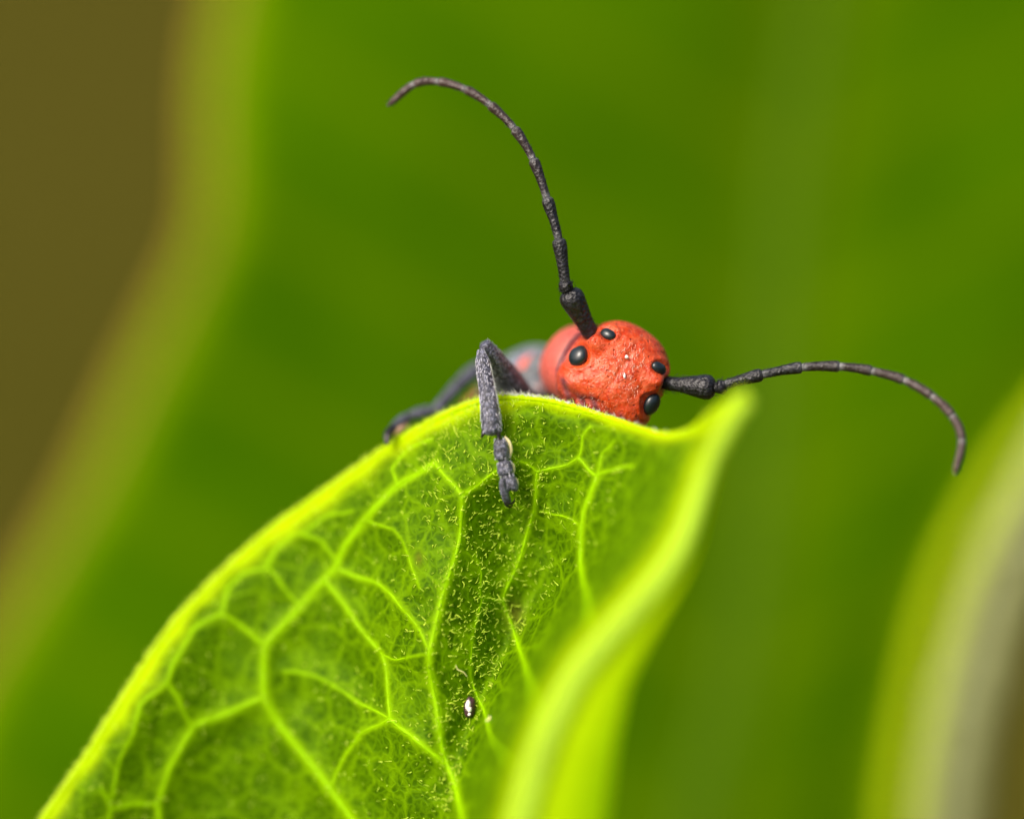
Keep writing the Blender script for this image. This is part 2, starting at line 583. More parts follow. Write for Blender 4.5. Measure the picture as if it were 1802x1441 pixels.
# ------------------------------------------------------------------ the leaf the beetle holds
MARG = np.array([(1312, 692), (1262, 722), (1215, 757), (1165, 764), (1080, 738), (1000, 713), (930, 701), (860, 703), (780, 731), (690, 782),
                 (600, 845), (480, 930), (390, 1010), (300, 1105), (220, 1225), (150, 1335), (75, 1445), (20, 1560), (-20, 1700), (-20, 1900)], float)
MIDR = np.array([(1318, 702), (1288, 745), (1262, 795), (1242, 845), (1222, 905), (1200, 960), (1165, 1015), (1115, 1075), (1065, 1130), (1020, 1185),
                 (990, 1240), (962, 1300), (942, 1360), (925, 1420), (912, 1480), (900, 1545), (890, 1620), (880, 1700), (875, 1800), (875, 2000)], float)
DR = np.array([-6.4, -6.2, -6.0, -5.8, -5.8, -6.0, -6.3, -6.6, -6.8, -7.0, -7.2, -7.4, -7.5, -7.6, -7.7, -7.8, -8, -8, -8, -8])
ER = np.array([4, 8, 14, 18, 22, 28, 38, 52, 70, 88, 104, 120, 132, 142, 152, 160, 170, 180, 190, 200.])
CTRL = np.array([(690, 782, 1.5), (600, 845, 1.8), (880, 705, 0.0), (780, 730, 0.8), (850, 900, 0.05), (840, 1000, 0.02), (850, 1240, 0.05),
                 (815, 872, -0.22), (785, 1030, -0.48), (757, 1150, -0.55), (772, 1290, -0.55), (812, 1430, -0.45),
                 (935, 920, 0.42), (902, 1010, 0.52), (890, 1060, 0.55), (925, 1170, 0.68), (900, 1340, 0.68), (880, 1441, 0.6), (940, 850, 0.12),
                 (470, 1150, 2.0), (250, 1200, 1.7), (80, 1441, 1.5), (300, 1441, 2.2), (620, 1441, 1.2), (640, 1000, 1.3), (640, 1180, 1.1),
                 (1050, 840, -0.7), (1025, 1000, -0.6), (1000, 713, -0.4), (1050, 727, -0.75), (1100, 744, -1.2), (1165, 764, -2.3), (1215, 757, -3.4), (1262, 722, -5.0),
                 (1312, 692, -6.2), (1130, 900, -2.9), (1090, 1000, -2.2), (-20, 1900, 1.8), (850, 1900, 0.0), (400, 1700, 2.0)], float)
def rbf_fit(c):
    p, z = c[:, :2] / 500.0, c[:, 2]
    r = np.linalg.norm(p[:, None] - p[None], axis=2)
    n = len(c)
    A = np.zeros((n + 3, n + 3))
    A[:n, :n] = np.where(r > 0, r ** 2 * np.log(r + 1e-12), 0) + 2e-3 * np.eye(n)
    Q = np.hstack([np.ones((n, 1)), p])
    A[:n, n:] = Q
    A[n:, :n] = Q.T
    w = np.linalg.solve(A, np.concatenate([z, np.zeros(3)]))
    return p, w
RP_, RW_ = rbf_fit(CTRL)
def base_depth(px, py):
    q = np.stack([np.ravel(px), np.ravel(py)], -1) / 500.0
    n = len(RP_)
    r = np.linalg.norm(q[:, None] - RP_[None], axis=2)
    z = np.where(r > 0, r ** 2 * np.log(r + 1e-12), 0) @ RW_[:n] + RW_[n] + q @ RW_[n + 1:]
    return z.reshape(np.shape(px))

VEINS = [  # (photo points, half-width in photo pixels at the two ends)
    ([(625, 1450), (560, 1360), (500, 1285), (463, 1225), (468, 1140), (528, 1065), (590, 1000), (608, 960), (640, 915), (700, 855), (765, 815)], 13, 8),
    ([(463, 1228), (400, 1255), (340, 1280), (302, 1350), (278, 1412), (285, 1470)], 11, 8),
    ([(278, 1414), (235, 1416), (195, 1420), (178, 1385)], 7, 5),
    ([(195, 1420), (185, 1470)], 6, 5),
    ([(765, 815), (790, 845), (815, 872), (860, 838), (900, 815), (918, 812)], 7, 5),
    ([(815, 872), (808, 950), (786, 1030), (768, 1085), (757, 1150), (762, 1220), (778, 1310), (800, 1380), (818, 1460)], 8, 10),
    ([(575, 1025), (625, 1090), (670, 1150), (682, 1200), (686, 1265)], 8, 6),
    ([(686, 1265), (730, 1300), (785, 1345)], 9, 9),
    ([(686, 1265), (640, 1290), (610, 1320), (582, 1385)], 7, 5),
    ([(597, 1003), (650, 1022), (690, 1045), (735, 1105), (757, 1150)], 7, 5),
    ([(945, 830), (940, 900), (922, 960), (905, 1005), (885, 1060), (902, 1105), (925, 1170), (942, 1240), (945, 1290)], 6, 8),
    ([(885, 1060), (862, 1052), (848, 1055), (846, 1010), (836, 975)], 4, 3),
    ([(848, 1055), (832, 1110), (830, 1190), (852, 1260), (868, 1300), (900, 1350)], 4, 5),
    ([(945, 830), (920, 814), (900, 800)], 5, 4),
    ([(945, 830), (985, 822), (1018, 806), (1025, 768), (1040, 750)], 6, 4),
    ([(1018, 806), (1050, 838), (1085, 822), (1115, 820)], 6, 5),
    ([(1050, 838), (1030, 895), (1021, 925), (1024, 1000), (1032, 1050), (1036, 1100)], 7, 8),
    ([(1021, 925), (985, 905), (950, 900)], 4, 3),
    ([(460, 1130), (425, 1102), (393, 1080), (340, 1105), (312, 1160), (292, 1200), (250, 1238), (234, 1290), (210, 1340), (195, 1420)], 6, 5),
    ([(393, 1080), (400, 1035), (432, 1010), (470, 998), (505, 1040), (528, 1065)], 6, 4),
    ([(470, 998), (486, 962), (530, 938), (560, 950), (592, 985)], 6, 5),
    ([(292, 1200), (318, 1240), (340, 1280)], 5, 5),
    ([(530, 938), (585, 905), (620, 900)], 5, 4),
    ([(700, 855), (690, 825), (720, 790), (765, 770)], 5, 4),
    ([(757, 1150), (700, 1160), (670, 1150)], 4, 4),
    ([(500, 1180), (560, 1190), (600, 1215), (640, 1240), (686, 1265)], 4, 5),
    ([(640, 915), (690, 930), (720, 980), (740, 1040)], 4, 3),
    ([(1050, 838), (1062, 800), (1080, 775)], 4, 3),
]
vein_paths = []
for pts_, a_, b_ in VEINS:
    n_ = max(12, len(pts_) * 9)
    pl = np.array(pts_, float)
    uu = np.linspace(0, len(pl) - 1, n_)
    lin = np.column_stack([np.interp(uu, np.arange(len(pl)), pl[:, k]) for k in (0, 1)])
    c = 0.35 * catmull(pts_, n_) + 0.65 * lin
    c = c + 2.2 * np.column_stack([np.sin(uu * 2.9 + pl[0, 1]), np.sin(uu * 3.7 + pl[0, 0])]) * np.sin(np.pi * uu / uu[-1])[:, None]
    w_ = np.linspace(a_, b_, n_)
    vein_paths.append((c, w_))

NT, NS1, NS2 = 640, 400, 60
tt = np.linspace(0, 1, NT)
Mc, Rc = catmull(MARG, NT), catmull(MIDR, NT)
Dr = np.interp(tt * (len(DR) - 1), np.arange(len(DR)), DR)
Er = np.interp(tt * (len(ER) - 1), np.arange(len(ER)), ER)
s1 = np.linspace(0, 1, NS1)
PX = Mc[:, None, 0] + (Rc - Mc)[:, None, 0] * s1[None]
PY = Mc[:, None, 1] + (Rc - Mc)[:, None, 1] * s1[None]
ln = np.linalg.norm(Rc - Mc, axis=1)[:, None]
def segdist(px, py, c, w):
    """soft mask of a vein path at points"""
    out = np.full(px.shape, 1e9)
    for i in range(0, len(c) - 1):
        a, b = c[i], c[i + 1]
        ab = b - a
        q = np.clip(((px - a[0]) * ab[0] + (py - a[1]) * ab[1]) / (ab.dot(ab) + 1e-9), 0, 1)
        d = np.hypot(px - a[0] - q * ab[0], py - a[1] - q * ab[1]) / w[i]
        out = np.minimum(out, d)
    return out
vmask = np.zeros_like(PX)
vridge = np.zeros_like(PX)
vdist = np.full(PX.shape, 1e9)
for c, w_ in vein_paths:
    pad = 90
    x0, x1, y0, y1 = c[:, 0].min() - pad, c[:, 0].max() + pad, c[:, 1].min() - pad, c[:, 1].max() + pad
    sel = (PX > x0) & (PX < x1) & (PY > y0) & (PY < y1)
    if not sel.any():
        continue
    d = segdist(PX[sel], PY[sel], c[::2] if len(c) > 30 else c, w_[::2] if len(c) > 30 else w_)
    strength = min(1.0, 0.45 + w_.mean() / 18)
    vmask[sel] = np.maximum(vmask[sel], strength * np.exp(-(d / 0.82) ** 2))
    vridge[sel] = np.maximum(vridge[sel], (w_.mean() / 10) * np.exp(-(d / 1.5) ** 2))
    vdist[sel] = np.minimum(vdist[sel], d * w_.mean())
# depth: gentle sheet, sweeping towards the camera at the midrib
B = base_depth(PX, PY)
rampw = np.clip(160.0 / np.maximum(ln, 161.0), 0, 0.98)
w = sstep(1 - rampw, 1.0, s1[None]) ** 1.3
near_tip = sstep(300, 60, ln)
w = np.where(ln < 300, (1 - near_tip) * w + near_tip * s1[None], w)
Bend = B[:, -1:]
DEP = B + (Dr[:, None] - Bend) * w
DEP += 0.10 * (1 - np.exp(-(vdist / 34.0) ** 2)) - 0.05 * vridge
DEP += 0.035 * np.sin(PX / 21.0 + 1.3 * np.sin(PY / 34.0)) * np.cos(PY / 26.0 + np.sin(PX / 30.0))
mdist = s1[None] * ln
DEP += 0.42 * np.exp(-(mdist / 24.0) ** 1.6)
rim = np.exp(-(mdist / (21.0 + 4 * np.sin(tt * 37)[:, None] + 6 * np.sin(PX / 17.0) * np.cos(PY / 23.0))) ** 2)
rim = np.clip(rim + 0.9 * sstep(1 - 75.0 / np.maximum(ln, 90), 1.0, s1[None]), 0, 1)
spot = 0.55 * np.exp(-(((PX - 905) / 17) ** 2 + ((PY - 1080) / 26) ** 2)) + 0.5 * np.exp(-(((PX - 737) / 7) ** 2 + ((PY - 983) / 12) ** 2)) \
    + 0.35 * np.exp(-(((PX - 835) / 5) ** 2 + ((PY - 722) / 5) ** 2))
# beyond the midrib the other half turns away
s2 = np.linspace(0, 1, NS2 + 1)[1:]
th = s2 * math.radians(62)
off = np.sin(th) / np.sin(th[-1])
PX2 = Rc[:, None, 0] + Er[:, None] * off[None]
PY2 = Rc[:, None, 1] + 0.22 * Er[:, None] * off[None]
D2 = Dr[:, None] + (1 - np.cos(th))[None] * np.clip(Er[:, None] / 220.0, 0.1, 1)
BX, BY, BDp = np.hstack([PX, PX2]), np.hstack([PY, PY2]), np.hstack([DEP, D2])
NS = NS1 + NS2
z2 = np.zeros_like(PX2)
a_vein_lit = np.hstack([vmask, z2 + 0.85])  # folded half paled all over: light it would catch, put into the colour
flap_glow = 0.9 * np.exp(-(s2[None] * Er[:, None] / 85.0) ** 2)  # brightness painted on the folded half, strongest beside the midrib
a_rim_lit = np.hstack([rim, flap_glow])
a_spot = np.hstack([spot, z2])
SURF = P(BX, BY, BDp)
idx = np.arange(NT * NS).reshape(NT, NS)
bf = np.stack([idx[:-1, :-1], idx[1:, :-1], idx[1:, 1:], idx[:-1, 1:]], -1).reshape(-1, 4)
leaf = root('milkweed_leaf', 'bright green hairy leaf with pale veins and yellow rim held by the beetle', 'leaf', P(850, 2000, -8))
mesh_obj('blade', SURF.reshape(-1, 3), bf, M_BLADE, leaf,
         attrs={'vein': a_vein_lit.ravel(), 'rim': a_rim_lit.ravel(), 'spot': a_spot.ravel()})
# surface lookups
du = np.gradient(SURF, axis=0)
dv = np.gradient(SURF, axis=1)
NRM = np.cross(du, dv)
NRM /= np.linalg.norm(NRM, axis=2)[..., None] + 1e-12
flip = np.sign((NRM * (CAM - SURF)).sum(-1))[..., None]
NRM = NRM * flip
step = 3
kd = kdtree.KDTree(((NT + step - 1) // step) * ((NS1 + step - 1) // step))
kmap = []
for i in range(0, NT, step):
    for j in range(0, NS1, step):
        kd.insert((PX[i, j], PY[i, j], 0), len(kmap))
        kmap.append((i, j))
kd.balance()
def surf(px, py):
    res = kd.find_n((px, py, 0), 4)
    ww = np.array([1 / (r[2] + 0.5) for r in res])
    dd = np.array([DEP[kmap[r[1]]] for r in res])
    return float((ww * dd).sum() / ww.sum())
def surf_n(px, py):
    return NRM[kmap[kd.find((px, py, 0))[1]]]

# margin and midrib
mp = catmull(np.column_stack([MARG, np.zeros(len(MARG))]), 500)
md = DEP[np.minimum((np.linspace(0, 1, 500) * (NT - 1)).astype(int), NT - 1), 0]
mr = 0.070 + 0.006 * np.sin(np.arange(500) * 0.9) + 0.004 * rng.normal(size=500)
mr[:60] *= np.linspace(1.2, 1.0, 60)
v, f = tube(P(mp[:, 0], mp[:, 1], md), mr, 10)
mesh_obj('leaf_margin', v, f, M_RIM, leaf)
mid_r = np.interp(np.linspace(0, 1, 200), [0, .1, .3, .6, 1], [0.17, 0.20, 0.23, 0.26, 0.28])
ii = (np.linspace(0, 1, 200) * (NT - 1)).astype(int)
v, f = tube(P(Rc[ii, 0], Rc[ii, 1], Dr[ii] - 0.05), mid_r, 14, 0.75)
mesh_obj('midrib', v, f, M_MIDRIB, leaf)
for c, w_ in vein_paths:
    dd = np.array([surf(*q) for q in c])
    dd = np.convolve(np.pad(dd, 2, 'edge'), np.ones(5) / 5, 'valid')
    jit = 1 + 0.22 * np.sin(np.arange(len(c)) * 0.9 + c[0, 0]) + 0.12 * np.sin(np.arange(len(c)) * 2.3 + c[0, 1]) + 0.08 * rng.normal(size=len(c))
    v, f = tube(P(c[:, 0], c[:, 1], dd + 0.0), w_ * K * 0.34 * jit, 8, 0.4)
    mesh_obj('vein', v, f, M_VEIN, leaf)

# hairs on the blade
NH = 11000
ri = rng.integers(0, NT, NH * 6)
rj = rng.integers(0, int(NS1 * 0.96), NH * 6)
px_, py_ = PX[ri, rj], PY[ri, rj]
area = np.linalg.norm(np.cross(du[ri, rj], dv[ri, rj]), axis=1)
prob = area / np.quantile(area, 0.95)
clump = 0.55 + 0.45 * np.sin(px_ / 37.0 + 2 * np.sin(py_ / 61.0)) * np.cos(py_ / 43.0)
downy = 0.10 + 0.90 * np.exp(-((px_ - 860) / 105.0) ** 4)
keep = (rng.random(NH * 6) < prob * downy * (0.45 + 0.5 * clump + 0.4 * vmask[ri, rj])) & (py_ < 1500) & (np.broadcast_to(w, PX.shape)[ri, rj] < 0.05)
ri, rj = ri[keep][:NH], rj[keep][:NH]
nh = len(ri)
nrm = NRM[ri, rj]
tang = rng.normal(size=(nh, 3)) + 0.9 * U_
tang -= nrm * (tang * nrm).sum(1)[:, None]
tang /= np.linalg.norm(tang, axis=1)[:, None]
dirs = rng.uniform(0.35, 1.3, nh)[:, None] * nrm + 0.7 * tang
L = rng.uniform(0.05, 0.15, nh) * rng.uniform(0.6, 1.6, nh)
v, f = hairs(SURF[ri, rj] + nrm * 0.005, dirs, L, rng.uniform(0.007, 0.018, nh), rng.normal(0, 0.75, nh))
mesh_obj('leaf_hair', v, f, M_LHAIR, leaf, kind='stuff')
# pale hairs along the margin
nr = 2600
ti = rng.integers(3, int(NT * 0.86), nr)
mt = np.gradient(SURF[:, 0], axis=0)
mt /= np.linalg.norm(mt, axis=1)[:, None]
outw = SURF[ti, 0] - SURF[ti, 14]
outw /= np.linalg.norm(outw, axis=1)[:, None]
rt = SURF[ti, 0] + outw * 0.08 + F_ * rng.uniform(-0.1, 0.12, nr)[:, None]
dirs = outw * rng.uniform(0.2, 0.9, nr)[:, None] + mt[ti] * rng.normal(0, 1.0, nr)[:, None] + F_ * rng.normal(0, 0.4, nr)[:, None]
lw_ = np.where((Mc[ti, 0] > 870) & (Mc[ti, 0] < 1170), 0.9, 0.8)
v, f = hairs(rt, dirs, rng.uniform(0.10, 0.26, nr) * lw_, rng.uniform(0.008, 0.013, nr), rng.normal(0, 0.3, nr), 5, bend=-outw)
isw = (Mc[ti, 0] > 860) & (Mc[ti, 0] < 1180)
isw &= rng.random(nr) < 0.8
fk = np.repeat(isw, 15)
mesh_obj('leaf_hair', v, f[fk], M_WHAIR, leaf, kind='stuff', label='pale curly hairs fringing the rim')
mesh_obj('leaf_hair', v, f[~fk], M_LHAIR, leaf, kind='stuff')

# ------------------------------------------------------------------ the beetle
beetle = root('red_beetle', 'red beetle with long black antennae peeking over the leaf rim', 'beetle', P(1000, 720, 3.0))
HC = P(1085, 660, 0.86)
ang = math.radians(33)
hr = V(math.cos(ang), -math.sin(ang), 0.0)
hu = V(math.sin(ang), math.cos(ang), 0.0)
hf = V(0, 0, -1.0)
HA, HB, HDp, HE = 88.0, 94.0, 72.0, 2.35
def head_rad(dirs):
    x, y, z = dirs[:, 0] / 1, dirs[:, 1], dirs[:, 2]
    s = (np.abs(x) ** HE + np.abs(y) ** HE + np.abs(z) ** HE) ** (-1 / HE)
    X, Y = x * s * HA, y * s * HB
    front = sstep(-0.1, 0.35, z)
    def gb(cx, cy, sx, sy=None):
        sy = sy or sx
        return np.exp(-((X - cx) / sx) ** 2 - ((Y - cy) / sy) ** 2)
    b = 0
    for sgn in (-1, 1):
        b = b + 0.20 * gb(sgn * 60, 24, 14) - 0.12 * gb(sgn * 80, 34, 9)       # antenna tubercles and sockets
        b = b - 0.05 * gb(sgn * 74, -10, 26, 26) - 0.03 * gb(sgn * 54, 54, 18, 12)
        b = b + 0.06 * gb(sgn * 55, -58, 24, 18)                               # cheeks
    b = b - 0.035 * gb(0, 20, 5, 55) - 0.03 * gb(0, 30, 30)                     # frontal furrow
    b = b + 0.05 * gb(0, -35, 45, 20)
    b = b - 0.05 * np.exp(-((Y + 64 - 5 * np.cos(X / 11)) / 5) ** 2) * np.exp(-(X / 62) ** 6)
    lump = np.sin(X / 7.5 + 1.0) * np.cos(Y / 6.0 + X / 15)
    b = b + 0.022 * lump * sstep(-58, -70, Y)
    b = b + 0.008 * np.sin(X / 6.1 + 2 * np.sin(Y / 9.0)) * np.sin(Y / 5.3 + 1.5 * np.sin(X / 11.0))
    for ex, ey, er in ((-75, -9, 24), (78, -10, 24), (-52, 51, 17), (55, 50, 17)):
        b = b + 0.045 * np.exp(-((np.hypot(X - ex, Y - ey) - er) / 4.5) ** 2)
    wide = 0.13 * sstep(-8, -52, Y) * sstep(0.25, 0.75, np.abs(x)) * sstep(-0.6, 0.0, z)
    return s * (1 + b * front + wide)
head = ball(HC, (hr * HA * K, hu * HB * K, hf * HDp * K), 200, 140, head_rad)
# mouthparts below the face
def hp(x, y, z):
    return HC + (hr * x + hu * y + hf * z) * K
knobs = [ball(hp(x_, y_, z_), (hr * r_ * K, hu * r_ * 0.8 * K, hf * r_ * 0.8 * K), 16, 12) for x_, y_, z_, r_ in
         ((-50, -72, 36, 17), (-36, -62, 50, 10), (-22, -80, 44, 13), (57, -56, 45, 8), (41, -62, 49, 8), (20, -76, 46, 12), (66, -70, 26, 14))]
labrum = ball(hp(0, -92, 26), (hr * 42 * K, hu * 17 * K, hf * 20 * K), 32, 20)
jaws = [ball(hp(sg * 38, -104, 18), (hr * 24 * K, hu * 26 * K, hf * 22 * K), 24, 16) for sg in (-1, 1)]
# body axis, swinging away behind the leaf
AX = np.array([(1078, 659, 1.05), (1051, 655, 1.45), (1027, 652, 2.0), (1000, 668, 3.0), (968, 704, 4.2), (930, 745, 6.0), (892, 792, 8.0), (845, 860, 10.0), (812, 905, 11.5), (798, 925, 12.2)], float)
def axis_frame(A, n):
    c = catmull(A, n)
    p = P(c[:, 0], c[:, 1], c[:, 2])
    t = np.gradient(p, axis=0)
    t /= np.linalg.norm(t, axis=1)[:, None]
    side = -hr[None] - t * (t @ -hr)[:, None]
    side /= np.linalg.norm(side, axis=1)[:, None]
    dors = np.cross(t, side)
    dors *= np.sign(dors @ hu)[:, None]
    return p, t, side, dors
NB = 240
bp, bt, bs, bd_ = axis_frame(AX, NB)
tb = np.linspace(0, len(AX) - 1, NB)
HWk = np.array([(0, 80), (0.3, 78), (0.6, 72), (0.9, 68), (1.1, 69), (1.2, 77), (1.32, 81), (1.6, 83), (2.0, 82), (2.3, 75), (2.55, 62), (2.9, 60), (3.2, 74), (3.6, 98), (4, 106), (5, 98), (6, 98), (7, 84), (8, 48), (9, 8)], float)
HHk = np.array([(0, 80), (0.3, 78), (0.6, 71), (0.9, 67), (1.1, 67), (1.2, 74), (1.32, 76), (1.6, 78), (2.0, 77), (2.3, 70), (2.55, 58), (2.9, 52), (3.2, 56), (3.6, 62), (4, 66), (5, 70), (6, 70), (7, 58), (8, 34), (9, 6)], float)
hw = np.interp(tb, HWk[:, 0], HWk[:, 1]) * K
hh = np.interp(tb, HHk[:, 0], HHk[:, 1]) * K
def loft(p, s, d, w_, h_, a0=0, a1=2 * math.pi, n=72, closed=True, grow=0.0):
    aa = np.linspace(a0, a1, n, endpoint=not closed)
    e = 2.25
    ca, sa = np.cos(aa), np.sin(aa)
    q = (np.abs(ca) ** e + np.abs(sa) ** e) ** (-1 / e)
    vv = p[:, None] + (s[:, None] * (ca * q)[None, :, None]) * (w_[:, None, None] + grow) + (d[:, None] * (sa * q)[None, :, None]) * (h_[:, None, None] + grow)
    m = len(p)
    fs = []
    for i in range(m - 1):
        for j in range(n if closed else n - 1):
            k = (j + 1) % n
            fs.append([i * n + j, i * n + k, (i + 1) * n + k, (i + 1) * n + j])
    vv = vv.reshape(-1, 3)
    if closed:
        c = len(vv)
        vv = np.vstack([vv, p[:1], p[-1:]])
        for j in range(n):
            k = (j + 1) % n
            fs.append([c, k, j])
            fs.append([c + 1, (m - 1) * n + j, (m - 1) * n + k])
    return vv, fs
trunk = loft(bp, bs, bd_, hw, hh)
# leg roots under the thorax
cox1 = ball(P(950, 688, 2.5), (V(34 * K, 0, 0), V(0, 30 * K, 0), V(0, 0, 0.5)), 24, 16)
cox2 = ball(P(912, 700, 4.4), (V(40 * K, 0, 0), V(0, 34 * K, 0), V(0, 0, 0.6)), 24, 16)
bv, bfc = join([head, labrum] + knobs + jaws + [trunk, cox1, cox2])
body = mesh_obj('body', bv, bfc, M_BODY, beetle)
rm = body.modifiers.new('r', 'REMESH')
rm.mode = 'VOXEL'
rm.voxel_size = 0.026
rm.use_smooth_shade = True
sm = body.modifiers.new('s', 'SMOOTH')
sm.factor = 0.5
sm.iterations = 2
dg = bpy.context.evaluated_depsgraph_get()
nm_ = bpy.data.meshes.new_from_object(body.evaluated_get(dg))
old = body.data
body.modifiers.clear()
body.data = nm_
bpy.data.meshes.remove(old)
nm_.name = 'body'
co = np.zeros(len(nm_.vertices) * 3, np.float32)
nm_.vertices.foreach_get('co', co)
co = co.reshape(-1, 3) + origin_of(beetle)
rel = (co - HC) / K
hx, hy, hz = rel @ hr, rel @ hu, rel @ hf
hfun = (np.abs(hx / HA) ** HE + np.abs(hy / HB) ** HE + np.abs(hz / HDp) ** HE) ** (1 / HE)
best = np.full(len(co), 1e9)
tba = np.zeros(len(co))
for i in range(0, NB, 4):
    dd = np.linalg.norm(co - bp[i], axis=1)
    m_ = dd < best
    best[m_] = dd[m_]
    tba[m_] = tb[i]
is_head = (hfun < 1.06) | ((hz > -5) & (hfun < 1.5))
mouth = is_head & (hy < -84)
red = np.where(is_head, 1.0, 1 - sstep(2.3, 2.45, tba))
low = ((co - P(1000, 690, 2.3)) @ U_) / K
red = np.where(~is_head & (low < -2) & (tba > 1.6), 0.0, red)
pink = np.where(is_head, 0.85 * sstep(0, 60, hz) * sstep(72, 25, np.hypot(hx + 3, hy - 2)), 0.9)  # own pink, plus the sheen of frontal light painted on the face centre
dark = np.where(is_head, 0.95 * sstep(-50, -66, hy + 5 * np.sin(hx / 9.0)) * (0.7 + 0.3 * np.sin(hx / 5.0 + hy / 4.0)),
                0.8 * sstep(1.34, 1.18, tba) + 0.12)  # groove behind the head: shade of the gap painted in as dark colour
for sg in (-1, 1):
    dark = dark + np.where(is_head & (hz > -20), 0.7 * np.exp(-((hx - sg * 80) / 9) ** 2 - ((hy - 34) / 10) ** 2), 0)
collar = np.where(is_head, 0.0, 1.0)
for nme, arr in (('collar', collar), ('red', red), ('pink', pink), ('dark', np.clip(dark, 0, 1))):
    a = nm_.attributes.new(nme, 'FLOAT', 'POINT')
    a.data.foreach_set('value', arr.astype(np.float32))
nm_.polygons.foreach_set('use_smooth', [True] * len(nm_.polygons))
if not nm_.materials:
    nm_.materials.append(M_BODY)

# wing covers
sel = (tb > 3.15)
ep, es, ed = bp[sel], bs[sel], bd_[sel]
te = tb[sel]
cap = np.clip((te - 3.15) / 0.35, 0.0, 1) ** 0.5
ew, eh = (hw[sel] + 0.10) * (0.80 + 0.20 * cap), (hh[sel] + 0.10) * (0.82 + 0.18 * cap)
for a0, a1 in ((-0.35, math.pi / 2 - 0.01), (math.pi / 2 + 0.01, math.pi + 0.35)):
    n_ = 40
    o_v, o_f = loft(ep, es, ed, ew, eh, a0, a1, n_, False)
    i_v, i_f = loft(ep, es, ed, ew - 0.07, eh - 0.07, a0, a1, n_, False)
    m_ = len(ep)
    off_ = len(o_v)
    fs = o_f + [[q + off_ for q in reversed(ff)] for ff in i_f]
    for i in range(m_ - 1):
        fs.append([i * n_, (i + 1) * n_, off_ + (i + 1) * n_, off_ + i * n_])
        fs.append([i * n_ + n_ - 1, off_ + i * n_ + n_ - 1, off_ + (i + 1) * n_ + n_ - 1, (i + 1) * n_ + n_ - 1])
    for j in range(n_ - 1):
        fs.append([j, off_ + j, off_ + j + 1, j + 1])
        e_ = (m_ - 1) * n_
        fs.append([e_ + j, e_ + j + 1, off_ + e_ + j + 1, off_ + e_ + j])
    allv = np.vstack([o_v, i_v])
    blk = np.zeros(len(allv))
    spots = [(P(960, 585, 4.6), 0.35), (P(1010, 640, 6.0), 0.8), (P(850, 700, 8.0), 0.55), (P(960, 760, 8.5), 0.9)]
    for c_, r_ in spots:
        dd = np.linalg.norm(allv - c_, axis=1)
        blk = np.maximum(blk, 1 - sstep(r_ * 0.85, r_ * 1.0, dd))
    aa_ = np.tile(np.linspace(a0, a1, n_), m_ * 2)
    tt_ = np.tile(np.repeat(te, n_), 2)
    blk = np.maximum(blk, 1 - sstep(4.7, 4.85, tt_))
    rv = allv - CAM
    dz = rv @ F_
    qx, qy = 901 + (rv @ R_) / (dz / D * K), 720.5 - (rv @ U_) / (dz / D * K)
    near = np.hypot(qx - 937, qy - 632) < 12
    if near.any():
        c_ = allv[near][np.argmin(dz[near])]
        blk *= sstep(0.36, 0.42, np.linalg.norm(allv - c_, axis=1))
    mesh_obj('wing_cover', allv, fs, M_ELYTRA, beetle, attrs={'black': blk})

# eyes: two on each side, one above and one below the antenna
def on_head(x, y):
    q = np.clip(1 - abs(x / HA) ** HE - abs(y / HB) ** HE, 0.0, 1) ** (1 / HE)
    return q * HDp
def eye(x, y, a, b, th, rot, lift=0.5, z=None):
    z = on_head(x, y) if z is None else z
    nv = np.array([abs(x / HA) ** (HE - 1) * np.sign(x) / HA, abs(y / HB) ** (HE - 1) * np.sign(y) / HB, max(z / HDp, 0.05) ** (HE - 1) / HDp])
    nv /= np.linalg.norm(nv)
    nw = hr * nv[0] + hu * nv[1] + hf * nv[2]
    t1 = hr * math.cos(rot) + hu * math.sin(rot)
    t1 = t1 - nw * t1.dot(nw)
    t1 /= np.linalg.norm(t1)
    t2 = np.cross(nw, t1)
    cen = hp(x, y, z) + nw * lift * K
    def kidney(d):
        return 1 - 0.10 * np.exp(-((d[:, 0]) / 0.35) ** 2 - ((d[:, 1] - 1) / 0.5) ** 2)
    v_, f_ = ball(cen, (t1 * a * K, t2 * b * K, nw * th * K), 40, 26, kidney)
    return mesh_obj('eye', v_, f_, M_EYE, beetle)
eye(-75, -9, 20, 20, 13, 0.5)
eye(79, -10, 21, 18, 13, -0.9)
eye(-52, 51, 15, 11, 9, -0.15)
eye(55, 50, 16, 11, 9, 0.3)

